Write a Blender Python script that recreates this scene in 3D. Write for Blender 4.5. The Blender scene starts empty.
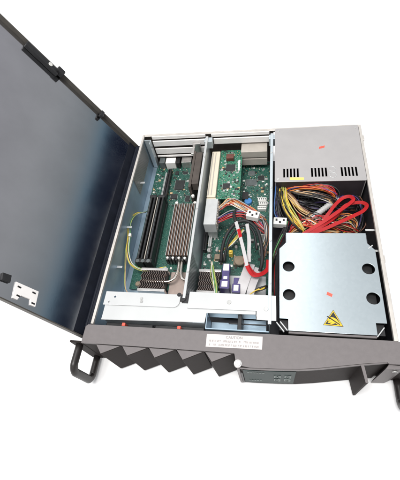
import bpy, bmesh, math, random
from mathutils import Vector, Matrix

random.seed(11)
scene = bpy.context.scene
COL = scene.collection

# ------------------------------------------------------------------ camera
S = 0.001                                     # everything below is written in millimetres
CAM_C = Vector((269.5, -166.1, 503.2))
CAM_R = Matrix(((0.98098092, 0.11136161, -0.15898121),
                (0.00953211, -0.84570128, -0.53357145),
                (-0.19386999, 0.52190798, -0.83067833)))   # rows: right, down, forward
FOCAL = 365.07                                # in photo pixels (photo 400 wide)
cam_d = bpy.data.cameras.new('camera')
cam = bpy.data.objects.new('camera', cam_d)
COL.objects.link(cam)
right, down, fwd = (Vector(CAM_R[i]).normalized() for i in range(3))
m3 = Matrix((right, -down, -fwd)).transposed()
cam.matrix_world = Matrix.Translation(CAM_C * S) @ m3.to_4x4()
cam_d.sensor_fit = 'HORIZONTAL'
cam_d.sensor_width = 36.0
cam_d.lens = 36.0 * FOCAL / 400.0
cam_d.clip_start = 0.01
cam_d.clip_end = 50.0
scene.camera = cam


def px(u, v, z):
    """point at height z (mm) seen at photo position u, v"""
    d = right * ((u - 200) / FOCAL) + down * ((v - 240) / FOCAL) + fwd
    t = (z - CAM_C.z) / d.z
    p = CAM_C + d * t
    return (p.x, p.y, z)


# ------------------------------------------------------------------ light of the room
world = bpy.data.worlds.new('World')
scene.world = world
world.use_nodes = True
wn = world.node_tree
wn.nodes.clear()
w_out = wn.nodes.new('ShaderNodeOutputWorld')
w_bg = wn.nodes.new('ShaderNodeBackground')
w_bg.inputs['Strength'].default_value = 1.0
w_tc = wn.nodes.new('ShaderNodeTexCoord')
w_sep = wn.nodes.new('ShaderNodeSeparateXYZ')
w_ramp = wn.nodes.new('ShaderNodeValToRGB')
wr = w_ramp.color_ramp
wr.elements[0].position = 0.0
wr.elements[0].color = (0.010, 0.014, 0.028, 1)
wr.elements[1].position = 1.0
wr.elements[1].color = (0.85, 0.85, 0.86, 1)
for pos, c in ((0.046, (0.010, 0.015, 0.034)), (0.058, (0.035, 0.065, 0.105)), (0.068, (0.16, 0.275, 0.365)), (0.080, (0.195, 0.255, 0.295)),
               (0.105, (0.25, 0.275, 0.292)), (0.2, (0.365, 0.375, 0.392)), (0.32, (0.36, 0.36, 0.385)),
               (0.55, (0.60, 0.61, 0.635)), (0.8, (0.80, 0.81, 0.83))):
    e = wr.elements.new(pos)
    e.color = (*c, 1)
wn.links.new(w_tc.outputs['Generated'], w_sep.inputs[0])
wn.links.new(w_sep.outputs['Z'], w_ramp.inputs[0])
# pale surround; to the right, dark and blue bands added for the lid's reflection
w_rest = wn.nodes.new('ShaderNodeValToRGB')
w_rest.color_ramp.elements[0].position = 0.0
w_rest.color_ramp.elements[0].color = (0.62, 0.62, 0.62, 1)
w_rest.color_ramp.elements[1].position = 0.8
w_rest.color_ramp.elements[1].color = (0.80, 0.81, 0.83, 1)
w_dir = wn.nodes.new('ShaderNodeMapRange')
w_dir.interpolation_type = 'SMOOTHSTEP'
w_dir.inputs['From Min'].default_value = 0.15
w_dir.inputs['From Max'].default_value = 0.5
w_mix = wn.nodes.new('ShaderNodeMix')
w_mix.data_type = 'RGBA'
wn.links.new(w_sep.outputs['X'], w_dir.inputs['Value'])
wn.links.new(w_sep.outputs['Z'], w_rest.inputs[0])
wn.links.new(w_dir.outputs[0], w_mix.inputs['Factor'])
wn.links.new(w_rest.outputs[0], w_mix.inputs['A'])
wn.links.new(w_ramp.outputs[0], w_mix.inputs['B'])
wn.links.new(w_mix.outputs['Result'], w_bg.inputs['Color'])
wn.links.new(w_bg.outputs[0], w_out.inputs[0])


def area(name, loc, target, size, power, color=(1, 1, 1)):
    l = bpy.data.lights.new(name, 'AREA')
    l.shape = 'RECTANGLE'
    l.size, l.size_y = size
    l.energy = power
    l.color = color
    o = bpy.data.objects.new(name, l)
    COL.objects.link(o)
    o.location = loc
    o.rotation_euler = (Vector(target) - Vector(loc)).to_track_quat('-Z', 'Y').to_euler()
    return o


area('added_key_light', (0.0, -0.35, 2.5), (0.1, 0.35, -0.05), (1.3, 0.7), 66, (1.0, 0.985, 0.97))  # unseen key light added to whiten the table and reach the rear covers
area('tube_lamp', (0.40, 1.0, 1.75), (0.35, 0.1, 0.0), (0.10, 1.1), 2.0, (1.0, 1.0, 1.0))

scene.view_settings.view_transform = 'Standard'
scene.view_settings.look = 'None'
scene.view_settings.exposure = 0.0
scene.view_settings.gamma = 1.0
scene.render.engine = 'CYCLES'


# ------------------------------------------------------------------ materials
def mat(name, color, metallic=0.0, rough=0.5, var=0.08, vscale=60, bump=0.0, bscale=400, coat=0.0,
        stretch=None, spec=0.5, rvar=0.1):
    m = bpy.data.materials.new(name)
    m.use_nodes = True
    nt = m.node_tree
    b = nt.nodes['Principled BSDF']
    b.inputs['Metallic'].default_value = metallic
    b.inputs['Specular IOR Level'].default_value = spec
    if coat:
        b.inputs['Coat Weight'].default_value = coat
        b.inputs['Coat Roughness'].default_value = 0.15
    tc = nt.nodes.new('ShaderNodeTexCoord')
    mp = nt.nodes.new('ShaderNodeMapping')
    if stretch:
        mp.inputs['Scale'].default_value = stretch
    nt.links.new(tc.outputs['Object'], mp.inputs[0])
    n = nt.nodes.new('ShaderNodeTexNoise')
    n.inputs['Scale'].default_value = vscale
    n.inputs['Detail'].default_value = 5
    nt.links.new(mp.outputs[0], n.inputs['Vector'])
    r = nt.nodes.new('ShaderNodeValToRGB')
    r.color_ramp.elements[0].position = 0.3
    r.color_ramp.elements[1].position = 0.7
    r.color_ramp.elements[0].color = (*[max(0, c * (1 - var)) for c in color], 1)
    r.color_ramp.elements[1].color = (*[min(1, c * (1 + var)) for c in color], 1)
    nt.links.new(n.outputs['Fac'], r.inputs[0])
    nt.links.new(r.outputs[0], b.inputs['Base Color'])
    mr = nt.nodes.new('ShaderNodeMapRange')
    mr.inputs['To Min'].default_value = max(0.02, rough * (1 - rvar))
    mr.inputs['To Max'].default_value = min(1, rough * (1 + rvar))
    nt.links.new(n.outputs['Fac'], mr.inputs['Value'])
    nt.links.new(mr.outputs[0], b.inputs['Roughness'])
    if metallic >= 0.99 and 'plate' in name:
        vv = nt.nodes.new('ShaderNodeTexVoronoi')
        vv.inputs['Scale'].default_value = 260
        nt.links.new(tc.outputs['Object'], vv.inputs['Vector'])
        hs = nt.nodes.new('ShaderNodeMix'); hs.data_type = 'RGBA'; hs.blend_type = 'SOFT_LIGHT'
        hs.inputs['Factor'].default_value = 0.07
        bw = nt.nodes.new('ShaderNodeRGBToBW')
        nt.links.new(vv.outputs['Color'], bw.inputs[0])
        nt.links.new(r.outputs[0], hs.inputs['A'])
        nt.links.new(bw.outputs[0], hs.inputs['B'])
        nt.links.new(hs.outputs['Result'], b.inputs['Base Color'])
    if bump:
        n2 = nt.nodes.new('ShaderNodeTexNoise')
        n2.inputs['Scale'].default_value = bscale
        n2.inputs['Detail'].default_value = 3
        nt.links.new(tc.outputs['Object'], n2.inputs['Vector'])
        bp = nt.nodes.new('ShaderNodeBump')
        bp.inputs['Strength'].default_value = bump
        bp.inputs['Distance'].default_value = 0.0004
        nt.links.new(n2.outputs['Fac'], bp.inputs['Height'])
        nt.links.new(bp.outputs[0], b.inputs['Normal'])
    return m


def pcb_mat(name, dark, light, spots):
    """solder mask with copper traces, vias and silk screen marks"""
    m = bpy.data.materials.new(name)
    m.use_nodes = True
    nt = m.node_tree
    b = nt.nodes['Principled BSDF']
    b.inputs['Roughness'].default_value = 0.38
    tc = nt.nodes.new('ShaderNodeTexCoord')
    br = nt.nodes.new('ShaderNodeTexBrick')
    br.inputs['Scale'].default_value = 95
    br.inputs['Mortar Size'].default_value = 0.035
    br.inputs['Color1'].default_value = (*dark, 1)
    br.inputs['Color2'].default_value = (*[d * 1.25 for d in dark], 1)
    br.inputs['Mortar'].default_value = (*light, 1)
    vo = nt.nodes.new('ShaderNodeTexVoronoi')
    vo.feature = 'DISTANCE_TO_EDGE'
    vo.distance = 'CHEBYCHEV' if hasattr(vo, 'distance') else vo.distance
    vo.inputs['Scale'].default_value = 110
    v2 = nt.nodes.new('ShaderNodeTexVoronoi')
    v2.inputs['Scale'].default_value = 380
    wv = nt.nodes.new('ShaderNodeTexWave')
    wv.bands_direction = 'DIAGONAL'
    wv.inputs['Scale'].default_value = 130
    wv.inputs['Distortion'].default_value = 6
    wv.inputs['Detail'].default_value = 0
    for k in (br, vo, v2, wv):
        nt.links.new(tc.outputs['Object'], k.inputs['Vector'])
    lt = nt.nodes.new('ShaderNodeMath'); lt.operation = 'LESS_THAN'; lt.inputs[1].default_value = 0.05
    nt.links.new(vo.outputs['Distance'], lt.inputs[0])
    mx = nt.nodes.new('ShaderNodeMix'); mx.data_type = 'RGBA'
    nt.links.new(lt.outputs[0], mx.inputs['Factor'])
    nt.links.new(br.outputs['Color'], mx.inputs['A'])
    mx.inputs['B'].default_value = (*light, 1)
    gt = nt.nodes.new('ShaderNodeMath'); gt.operation = 'GREATER_THAN'; gt.inputs[1].default_value = 0.86
    nt.links.new(wv.outputs['Fac'], gt.inputs[0])
    gm = nt.nodes.new('ShaderNodeMath'); gm.operation = 'MULTIPLY'; gm.inputs[1].default_value = 0.5
    nt.links.new(gt.outputs[0], gm.inputs[0])
    mx3 = nt.nodes.new('ShaderNodeMix'); mx3.data_type = 'RGBA'
    nt.links.new(gm.outputs[0], mx3.inputs['Factor'])
    nt.links.new(mx.outputs['Result'], mx3.inputs['A'])
    mx3.inputs['B'].default_value = (*[c * 1.3 for c in light], 1)
    l2 = nt.nodes.new('ShaderNodeMath'); l2.operation = 'LESS_THAN'; l2.inputs[1].default_value = 0.17
    nt.links.new(v2.outputs['Distance'], l2.inputs[0])
    mx2 = nt.nodes.new('ShaderNodeMix'); mx2.data_type = 'RGBA'
    nt.links.new(l2.outputs[0], mx2.inputs['Factor'])
    nt.links.new(mx3.outputs['Result'], mx2.inputs['A'])
    mx2.inputs['B'].default_value = (*spots, 1)
    nt.links.new(mx2.outputs['Result'], b.inputs['Base Color'])
    return m


def perforated_mat(name, metal, hole, scale):
    """sheet metal with a fine field of round holes"""
    m = bpy.data.materials.new(name)
    m.use_nodes = True
    nt = m.node_tree
    b = nt.nodes['Principled BSDF']
    b.inputs['Roughness'].default_value = 0.45
    b.inputs['Metallic'].default_value = 0.6
    tc = nt.nodes.new('ShaderNodeTexCoord')
    vo = nt.nodes.new('ShaderNodeTexVoronoi')
    vo.inputs['Scale'].default_value = scale
    vo.inputs['Randomness'].default_value = 0.0
    vo.voronoi_dimensions = '2D'
    sp = nt.nodes.new('ShaderNodeSeparateXYZ')
    cm = nt.nodes.new('ShaderNodeCombineXYZ')
    nt.links.new(tc.outputs['Object'], sp.inputs[0])
    nt.links.new(sp.outputs['Y'], cm.inputs['X'])
    nt.links.new(sp.outputs['Z'], cm.inputs['Y'])
    nt.links.new(cm.outputs[0], vo.inputs['Vector'])
    r = nt.nodes.new('ShaderNodeValToRGB')
    r.color_ramp.elements[0].position = 0.34
    r.color_ramp.elements[0].color = (*hole, 1)
    r.color_ramp.elements[1].position = 0.42
    r.color_ramp.elements[1].color = (*metal, 1)
    nt.links.new(vo.outputs['Distance'], r.inputs[0])
    nt.links.new(r.outputs[0], b.inputs['Base Color'])
    return m


M = {
    'table': mat('white_table_paper', (0.92, 0.915, 0.91), 0, 0.6, 0.01, 3),
    'zinc': mat('zinc_sheet', (0.60, 0.66, 0.69), 0.6, 0.38, 0.08, 25, 0.05, 900),
    'zinc_blue': mat('blue_zinc_sheet', (0.36, 0.47, 0.56), 0.45, 0.40, 0.15, 30, 0.06, 700),
    'zinc_plate': mat('galvanised_plate', (0.53, 0.595, 0.62), 1.0, 0.28, 0.03, 7, 0.015, 1600, rvar=0.04),
    'rim': mat('bare_steel_rim', (0.62, 0.585, 0.54), 0.5, 0.42, 0.10, 60),
    'steel_white': mat('pale_steel_bar', (0.58, 0.59, 0.585), 0.4, 0.40, 0.03, 20, 0.03, 900),
    'slot_white': mat('slot_cover_steel', (0.88, 0.85, 0.82), 0.0, 0.42, 0.05, 50),
    'slot_beige': mat('slot_bracket_beige', (0.46, 0.42, 0.37), 0.1, 0.45, 0.08, 50),
    'brown_gap': mat('brown_sheet_gap_shade', (0.085, 0.07, 0.06), 0.3, 0.5, 0.15, 60),  # shade of the rear slot gaps put into the colour; also the riser's brown
    'psu': mat('power_supply_grey', (0.42, 0.405, 0.40), 0.3, 0.50, 0.035, 40, 0.08, 1500),
    'psu_dark': mat('shaded_supply_front', (0.06, 0.05, 0.055), 0.4, 0.45, 0.1, 60),  # supply grey darkened, the front panel's self-shadow put into the colour
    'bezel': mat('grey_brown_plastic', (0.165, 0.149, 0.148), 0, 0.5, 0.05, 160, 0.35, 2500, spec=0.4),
    'bezel_shaded': mat('shaded_bezel_plastic', (0.024, 0.019, 0.018), 0, 0.6, 0.14, 120, 0.35, 2500, spec=0.1),  # same plastic as the bezel, with the front faces' shade in its colour
    'lid': mat('dark_lid_inside', (0.68, 0.68, 0.695), 1.0, 0.10, 0.06, 16, 0.015, 300, rvar=0.6),
    'navy': mat('navy_dark_reflection', (0.010, 0.012, 0.019), 0, 0.5, 0.2, 60, spec=0.2),  # matte navy standing in for the dark reflection at the lid's foot
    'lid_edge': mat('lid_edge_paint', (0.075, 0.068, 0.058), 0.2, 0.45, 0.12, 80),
    'black': mat('black_plastic', (0.016, 0.016, 0.017), 0, 0.42, 0.2, 80),
    'black_rubber': mat('black_rubber', (0.012, 0.012, 0.013), 0, 0.6, 0.2, 80),
    'handle': mat('satin_black_handle', (0.022, 0.019, 0.018), 0.1, 0.38, 0.15, 90),
    'cream': mat('cream_connector', (0.70, 0.63, 0.50), 0, 0.42, 0.04, 80),
    'white_plastic': mat('white_connector', (0.72, 0.71, 0.67), 0, 0.4, 0.05, 80),
    'grey_plastic': mat('grey_connector', (0.50, 0.51, 0.50), 0, 0.45, 0.06, 80),
    'label': mat('white_label', (0.60, 0.565, 0.55), 0, 0.5, 0.015, 60),
    'ink': mat('grey_print', (0.22, 0.20, 0.20), 0, 0.6, 0.1, 100),
    'ink_faint': mat('faint_print', (0.34, 0.315, 0.305), 0, 0.6, 0.1, 100),
    'yellow_label': mat('yellow_sticker', (0.78, 0.66, 0.16), 0, 0.5, 0.04, 80),
    'yellow_sign': mat('yellow_warning', (0.80, 0.50, 0.02), 0, 0.45, 0.03, 80),
    'red_label': mat('red_sticker', (0.72, 0.11, 0.07), 0, 0.5, 0.06, 80),
    'red': mat('red_cable', (0.42, 0.009, 0.012), 0, 0.5, 0.12, 60, spec=0.25),
    'copper': mat('copper_fin', (0.26, 0.165, 0.12), 0.7, 0.35, 0.15, 120),
    'alu': mat('aluminium_fin', (0.62, 0.60, 0.58), 0.9, 0.35, 0.12, 120),
    'nickel': mat('nickel_pipe', (0.64, 0.58, 0.52), 1.0, 0.25, 0.06, 60),
    'fin_dark': mat('dark_fin', (0.20, 0.16, 0.145), 0.6, 0.45, 0.2, 120),
    'chip': mat('chip_black', (0.022, 0.024, 0.024), 0, 0.4, 0.15, 150),
    'chip_grey': mat('chip_grey', (0.10, 0.115, 0.115), 0, 0.4, 0.15, 150),
    'solder': mat('solder', (0.62, 0.62, 0.60), 0.7, 0.3, 0.1, 150),
    'blue_part': mat('blue_component', (0.06, 0.22, 0.52), 0, 0.35, 0.08, 90),
    'purple': mat('violet_connector', (0.07, 0.055, 0.17), 0, 0.4, 0.1, 90),
    'brownish': mat('brown_inductor', (0.13, 0.045, 0.032), 0, 0.45, 0.2, 150),
    'bronze': mat('bronze_choke', (0.27, 0.21, 0.15), 0.4, 0.4, 0.15, 120),
    'beige_base': mat('beige_heat_plate', (0.40, 0.32, 0.28), 0.4, 0.45, 0.12, 70),
    'window': mat('smoked_window', (0.030, 0.046, 0.044), 0, 0.4, 0.12, 60, spec=0.08),
    'window_mark': mat('faint_grey_print', (0.16, 0.19, 0.18), 0, 0.5, 0.1, 90),
    'ribbon': mat('grey_ribbon_cable', (0.52, 0.50, 0.50), 0, 0.45, 0.05, 90),
    'pcb': pcb_mat('green_board', (0.010, 0.052, 0.038), (0.026, 0.105, 0.078), (0.22, 0.27, 0.23)),
    'pcb_light': pcb_mat('bright_green_board', (0.014, 0.095, 0.055), (0.045, 0.20, 0.125), (0.50, 0.53, 0.46)),
    'zinc_shaded': mat('shaded_zinc_sheet', (0.055, 0.055, 0.062), 0.6, 0.45, 0.2, 40),  # zinc darkened, dimness of the well and walls put into the colour
    'vent': perforated_mat('perforated_sheet', (0.50, 0.49, 0.47), (0.13, 0.13, 0.13), 330),
    'mesh': perforated_mat('honeycomb_sheet', (0.50, 0.55, 0.57), (0.10, 0.12, 0.13), 200),
}
WIRES = {
    'yellow': (0.72, 0.50, 0.06), 'black': (0.018, 0.017, 0.018), 'orange': (0.70, 0.20, 0.03), 'red': (0.44, 0.02, 0.02),
    'white': (0.66, 0.63, 0.58), 'brown': (0.16, 0.065, 0.035), 'green': (0.10, 0.28, 0.10), 'violet': (0.085, 0.05, 0.20),
    'lime': (0.42, 0.47, 0.13), 'grey': (0.30, 0.30, 0.30), 'tan': (0.55, 0.37, 0.20), 'blue': (0.06, 0.16, 0.42),
}
for k, c in WIRES.items():
    M['w_' + k] = mat(k + '_wire', c, 0, 0.38, 0.08, 120)


# ------------------------------------------------------------------ mesh helpers
class MB:
    def __init__(self):
        self.bm = bmesh.new()

    def _bevel(self, verts, w, seg=2):
        if w <= 0:
            return
        vs = set(verts)
        es = [e for e in self.bm.edges if e.verts[0] in vs and e.verts[1] in vs]
        bmesh.ops.bevel(self.bm, geom=es, offset=w, segments=seg, affect='EDGES', profile=0.5)

    def box(self, x0, x1, y0, y1, z0, z1, bev=0.0, rot=None, seg=2):
        r = bmesh.ops.create_cube(self.bm, size=1.0)
        c = Vector(((x0 + x1) / 2, (y0 + y1) / 2, (z0 + z1) / 2))
        for v in r['verts']:
            v.co = Vector((v.co.x * (x1 - x0), v.co.y * (y1 - y0), v.co.z * (z1 - z0)))
            if rot:
                v.co = rot @ v.co
            v.co += c
        self._bevel(r['verts'], bev, seg)
        return self

    def prism(self, pts, z0, z1, bev=0.0, seg=2):
        lo = [self.bm.verts.new((p[0], p[1], z0)) for p in pts]
        hi = [self.bm.verts.new((p[0], p[1], z1)) for p in pts]
        n = len(pts)
        self.bm.faces.new(lo[::-1])
        self.bm.faces.new(hi)
        for i in range(n):
            j = (i + 1) % n
            self.bm.faces.new((lo[i], lo[j], hi[j], hi[i]))
        self._bevel(lo + hi, bev, seg)
        return self

    def cyl(self, c, r, h, axis=(0, 0, 1), seg=20, bev=0.0, r2=None):
        q = Vector(axis).normalized().to_track_quat('Z', 'Y').to_matrix().to_4x4()
        mt = Matrix.Translation(Vector(c) + Vector(axis).normalized() * (h / 2)) @ q
        o = bmesh.ops.create_cone(self.bm, cap_ends=True, segments=seg, radius1=r, radius2=r if r2 is None else r2,
                                  depth=h, matrix=mt)
        if bev:
            self._bevel(o['verts'], bev, 1)
        return self

    def ring(self, c, R, r, seg=28, axis=(0, 0, 1)):
        q = Vector(axis).normalized().to_track_quat('Z', 'Y').to_matrix()
        pts = [Vector(c) + q @ Vector((R * math.cos(t * 2 * math.pi / seg), R * math.sin(t * 2 * math.pi / seg), 0))
               for t in range(seg)]
        self._sweep(pts, [(math.cos(a) * r, math.sin(a) * r) for a in [k * math.pi / 3 for k in range(6)]], True)
        return self

    def _sweep(self, pts, prof, closed=False, up=None):
        n = len(pts)
        pts = [Vector(p) for p in pts]
        rings = []
        ref = Vector(up) if up else None
        nrm = None
        for i, p in enumerate(pts):
            a = pts[i - 1] if (i > 0 or closed) else pts[i]
            b = pts[(i + 1) % n] if (i < n - 1 or closed) else pts[i]
            t = (b - a)
            if t.length < 1e-9:
                t = Vector((1, 0, 0))
            t.normalize()
            if ref is not None:
                nn = ref - t * ref.dot(t)
                if nn.length < 1e-4:
                    nn = t.orthogonal()
            elif nrm is None:
                nn = t.orthogonal()
            else:
                nn = nrm - t * nrm.dot(t)
                if nn.length < 1e-6:
                    nn = t.orthogonal()
            nn.normalize()
            nrm = nn
            bn = t.cross(nn)
            rings.append([self.bm.verts.new(p + nn * y + bn * x) for x, y in prof])
        k = len(prof)
        for i in range(n if closed else n - 1):
            A, B = rings[i], rings[(i + 1) % n]
            for j in range(k):
                f = self.bm.faces.new((A[j], A[(j + 1) % k], B[(j + 1) % k], B[j]))
                f.smooth = k > 4
        if not closed:
            self.bm.faces.new(rings[0][::-1])
            self.bm.faces.new(rings[-1])

    def tube(self, pts, r, seg=8, sub=6):
        self._sweep(spline(pts, sub), [(math.cos(a) * r, math.sin(a) * r) for a in
                                       [k * 2 * math.pi / seg for k in range(seg)]])
        return self

    def strip(self, pts, w, t, up=(0, 0, 1), sub=8, close=False):
        w, t = w / 2, t / 2
        self._sweep(spline(pts, sub), [(-w, -t), (w, -t), (w, t), (-w, t)], close, up)
        return self

    def build(self, name, material, parent=None, label=None, smooth_angle=None):
        bm = self.bm
        bmesh.ops.recalc_face_normals(bm, faces=bm.faces[:])
        o0 = origin_of(parent)
        for v in bm.verts:
            v.co = (v.co - o0) * S
        me = bpy.data.meshes.new(name)
        bm.to_mesh(me)
        bm.free()
        me.materials.append(M[material])
        o = bpy.data.objects.new(name, me)
        COL.objects.link(o)
        if parent:
            o.parent = parent
        if label:
            o['label'] = label
        return o


def spline(pts, sub=6):
    P = [Vector(p) for p in pts]
    if len(P) < 3 or sub <= 1:
        return P
    out = []
    for i in range(len(P) - 1):
        p0 = P[i - 1] if i else P[0] * 2 - P[1]
        p1, p2 = P[i], P[i + 1]
        p3 = P[i + 2] if i + 2 < len(P) else P[-1] * 2 - P[-2]
        for k in range(sub):
            t = k / sub
            out.append(0.5 * ((2 * p1) + (p2 - p0) * t + (2 * p0 - 5 * p1 + 4 * p2 - p3) * t * t
                              + (3 * p1 - p0 - 3 * p2 + p3) * t ** 3))
    out.append(P[-1])
    return out


ORIGINS = {}


def origin_of(o):
    while o is not None:
        if o.name in ORIGINS:
            return ORIGINS[o.name]
        o = o.parent
    return Vector((0, 0, 0))


def thing(name, label, cat, loc, group=None):
    o = bpy.data.objects.new(name, None)
    o.empty_display_size = 0.02
    COL.objects.link(o)
    o.location = Vector(loc) * S
    ORIGINS[o.name] = Vector(loc)
    o['label'] = label
    o['category'] = cat
    if group:
        o['group'] = group
    return o


def sheet(name, outline, holes, z, t, material, parent, bev=0.3, label=None):
    """flat plate in x, y with real holes; top face at z, thickness t downward"""
    cu = bpy.data.curves.new(name, 'CURVE')
    cu.dimensions = '2D'
    cu.fill_mode = 'BOTH'
    cu.extrude = max(t / 2 - bev, 0.01) * S
    cu.bevel_depth = bev * S
    cu.bevel_resolution = 1
    o0 = origin_of(parent)
    for lp in [outline] + list(holes):
        sp = cu.splines.new('POLY')
        sp.points.add(len(lp) - 1)
        for q, p in zip(sp.points, lp):
            q.co = ((p[0] - o0.x) * S, (p[1] - o0.y) * S, 0, 1)
        sp.use_cyclic_u = True
    tmp = bpy.data.objects.new(name + '_curve', cu)
    COL.objects.link(tmp)
    dg = bpy.context.evaluated_depsgraph_get()
    me = bpy.data.meshes.new_from_object(tmp.evaluated_get(dg))
    bpy.data.objects.remove(tmp)
    bpy.data.curves.remove(cu)
    for v in me.vertices:
        v.co.z += (z - t / 2 - o0.z) * S
    me.materials.clear()
    me.materials.append(M[material])
    me.name = name
    o = bpy.data.objects.new(name, me)
    COL.objects.link(o)
    o.parent = parent
    if label:
        o['label'] = label
    return o


def circle(cx, cy, r, n=28):
    return [(cx + r * math.cos(2 * math.pi * k / n), cy + r * math.sin(2 * math.pi * k / n)) for k in range(n)]


def rect(x0, x1, y0, y1, r=0.0, n=4):
    if r <= 0:
        return [(x0, y0), (x1, y0), (x1, y1), (x0, y1)]
    out = []
    for cx, cy, a in ((x1 - r, y0 + r, -90), (x1 - r, y1 - r, 0), (x0 + r, y1 - r, 90), (x0 + r, y0 + r, 180)):
        for k in range(n + 1):
            t = math.radians(a + 90 * k / n)
            out.append((cx + r * math.cos(t), cy + r * math.sin(t)))
    return out


def text_mesh(name, body, size, loc, rotz, material, parent, tilt=None):
    cu = bpy.data.curves.new(name, 'FONT')
    cu.body = body
    cu.size = size * S
    cu.align_x = 'CENTER'
    cu.align_y = 'CENTER'
    cu.extrude = 0.00002
    tmp = bpy.data.objects.new(name + '_text', cu)
    COL.objects.link(tmp)
    dg = bpy.context.evaluated_depsgraph_get()
    me = bpy.data.meshes.new_from_object(tmp.evaluated_get(dg))
    bpy.data.objects.remove(tmp)
    bpy.data.curves.remove(cu)
    mt = Matrix.Translation((Vector(loc) - origin_of(parent)) * S) @ (tilt or Matrix.Rotation(rotz, 4, 'Z'))
    me.transform(mt)
    me.materials.clear()
    me.materials.append(M[material])
    o = bpy.data.objects.new(name, me)
    COL.objects.link(o)
    o.parent = parent
    return o


# ------------------------------------------------------------------ the surface it stands on
tb = MB()
tb.box(-4000, 1350, -3000, 4500, -112, -92, 4)
table = tb.build('table_surface', 'table')
table['kind'] = 'structure'

# ------------------------------------------------------------------ the computer case
case = thing('rackmount_computer', 'open grey rackmount computer case with its lid raised, lying on a white surface',
             'computer case', (215, 205, -92))
b = MB(); b.box(1.6, 428.4, 0, 408, -88, -86.6)
for x in (30, 400):
    for y in (40, 370):
        b.cyl((x, y, -92), 8, 4)
b.build('base_plate', 'zinc_shaded', case)
b = MB(); b.box(1.7, 136, 30, 400, -86.5, -85.4)
b.build('blue_floor', 'zinc_blue', case)

# left wall with hem, tabs and perforated patch
b = MB(); b.box(0, 0.7, -2, 410, -88, -0.6)
lw = b.build('side_wall', 'zinc_shaded', case)  # outer face darkened so the lid's foot reflects dark
b = MB(); b.box(0.75, 1.5, -2, 410, -88, -0.6)
b.build('wall_liner', 'zinc_blue', lw)
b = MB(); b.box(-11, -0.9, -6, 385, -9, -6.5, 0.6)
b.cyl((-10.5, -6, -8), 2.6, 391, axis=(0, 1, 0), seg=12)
b.build('lid_hinge', 'navy', case)  # bar added in navy to carry the lid's dark reflection to the wall
b = MB(); b.box(-0.8, 3.6, -2, 411, -5, 0, 0.6)
b.box(-1.0, 3.8, 60, 195, -5.2, 0.25, 0.6)
b.build('rim', 'rim', lw)
b = MB(); b.box(1.7, 2.6, 292, 392, -52, -5)
b.build('vent_panel', 'vent', lw, 'pale perforated panel')
for y, z in ((312, -38), (196, -30), (113, -32)):
    b = MB(); b.box(1.7, 12, y - 2.2, y + 2.2, z - 1, z, 0.3)
    b.build('tab', 'steel_white', lw)

b = MB(); b.box(428.5, 430, -2, 410, -88, -0.6)
rw = b.build('side_wall', 'zinc_shaded', case, 'dark inner face of the right wall')
b = MB(); b.box(426.4, 431.2, -2, 411, -5, 0, 0.6)
b.box(426.2, 431.5, -2, 118, -5.2, 0.3, 0.6)
b.build('rim', 'rim', rw)
for q in ((431.2, 434, 372, 384, -7, -2, 0.8), (431.2, 433.4, 116, 128, -8, -2, 0.8)):
    b = MB(); b.box(*q)
    b.build('hook', 'rim', rw)
for y in (178, 140):
    b = MB(); b.box(414, 428, y - 1.6, y + 1.6, -11, -9.5, 0.3)
    b.build('tab', 'steel_white', rw)

# rear panel: sheet coloured dark as the shade between the pale slot covers, top flange, port row
b = MB(); b.box(1.6, 270, 408.2, 410, -86.5, -1)
rear = b.build('rear_panel', 'brown_gap', case)
b = MB(); b.box(4, 427, 405.5, 411, -1.6, -0.2, 0.4)
b.box(4, 427, 409, 411.4, -8, 0.2, 0.4)
b.build('top_flange', 'rim', rear)
for x0, x1 in ((20, 134), (146, 262)):
    b = MB(); b.box(x0, x1, 403.4, 405.2, -7.5, -0.4, 0.3); b.build('flange_lip', 'slot_white', rear)
for x0, x1, z0, z1 in ((20, 134, -24, -10), (20, 134, -46, -31), (20, 134, -55.5, -51), (150, 262, -24, -10)):
    b = MB(); b.box(x0, x1, 400, 403, z0, z1, 0.6)
    b.build('slot_cover', 'slot_white', rear)
for z0, z1, x0 in ((-44, -28, 206), (-66, -48, 206)):
    b = MB(); b.box(x0, 258, 378, 407.6, z0, z1, 0.8)
    b.build('slot_cover', 'slot_beige', rear)
# folded steel bracket down the rear left corner
b = MB()
b.box(4, 18, 398, 399.4, -84, -4); b.box(16.8, 18, 386, 398, -84, -4)
b.build('corner_bracket', 'zinc', case)

for x0, x1, y0, y1 in ((136.5, 141, 46, 398), (264.5, 269.5, 12, 398)):
    b = MB()
    b.box(x0 + 1.5, x0 + 2.9, y0, y1, -86.5, -1)
    dv = b.build('divider_wall', 'zinc', case)
    b = MB(); b.box(x0, x1, y0, y1, -3.2, 0, 0.5)
    b.build('top_flange', 'steel_white' if x0 < 200 else 'zinc', dv)
    for y in ((90, 215, 340) if x0 < 200 else (75, 150, 260, 345)):
        b = MB(); b.cyl(((x0 + x1) / 2, y, -0.05), 1.7, 1.2, seg=12, bev=0.3)
        b.build('rivet', 'solder', dv)
    b = MB(); b.box(x0 - 3, x1 + 8, 386, 398, -22, -3.4, 0.5)
    b.build('end_bracket', 'zinc', dv)
    if x0 < 200:
        b = MB(); b.box(x0 + 3.1, x0 + 4.0, 48, 130, -80, -4)
        b.build('vent_panel', 'mesh', dv)

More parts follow.
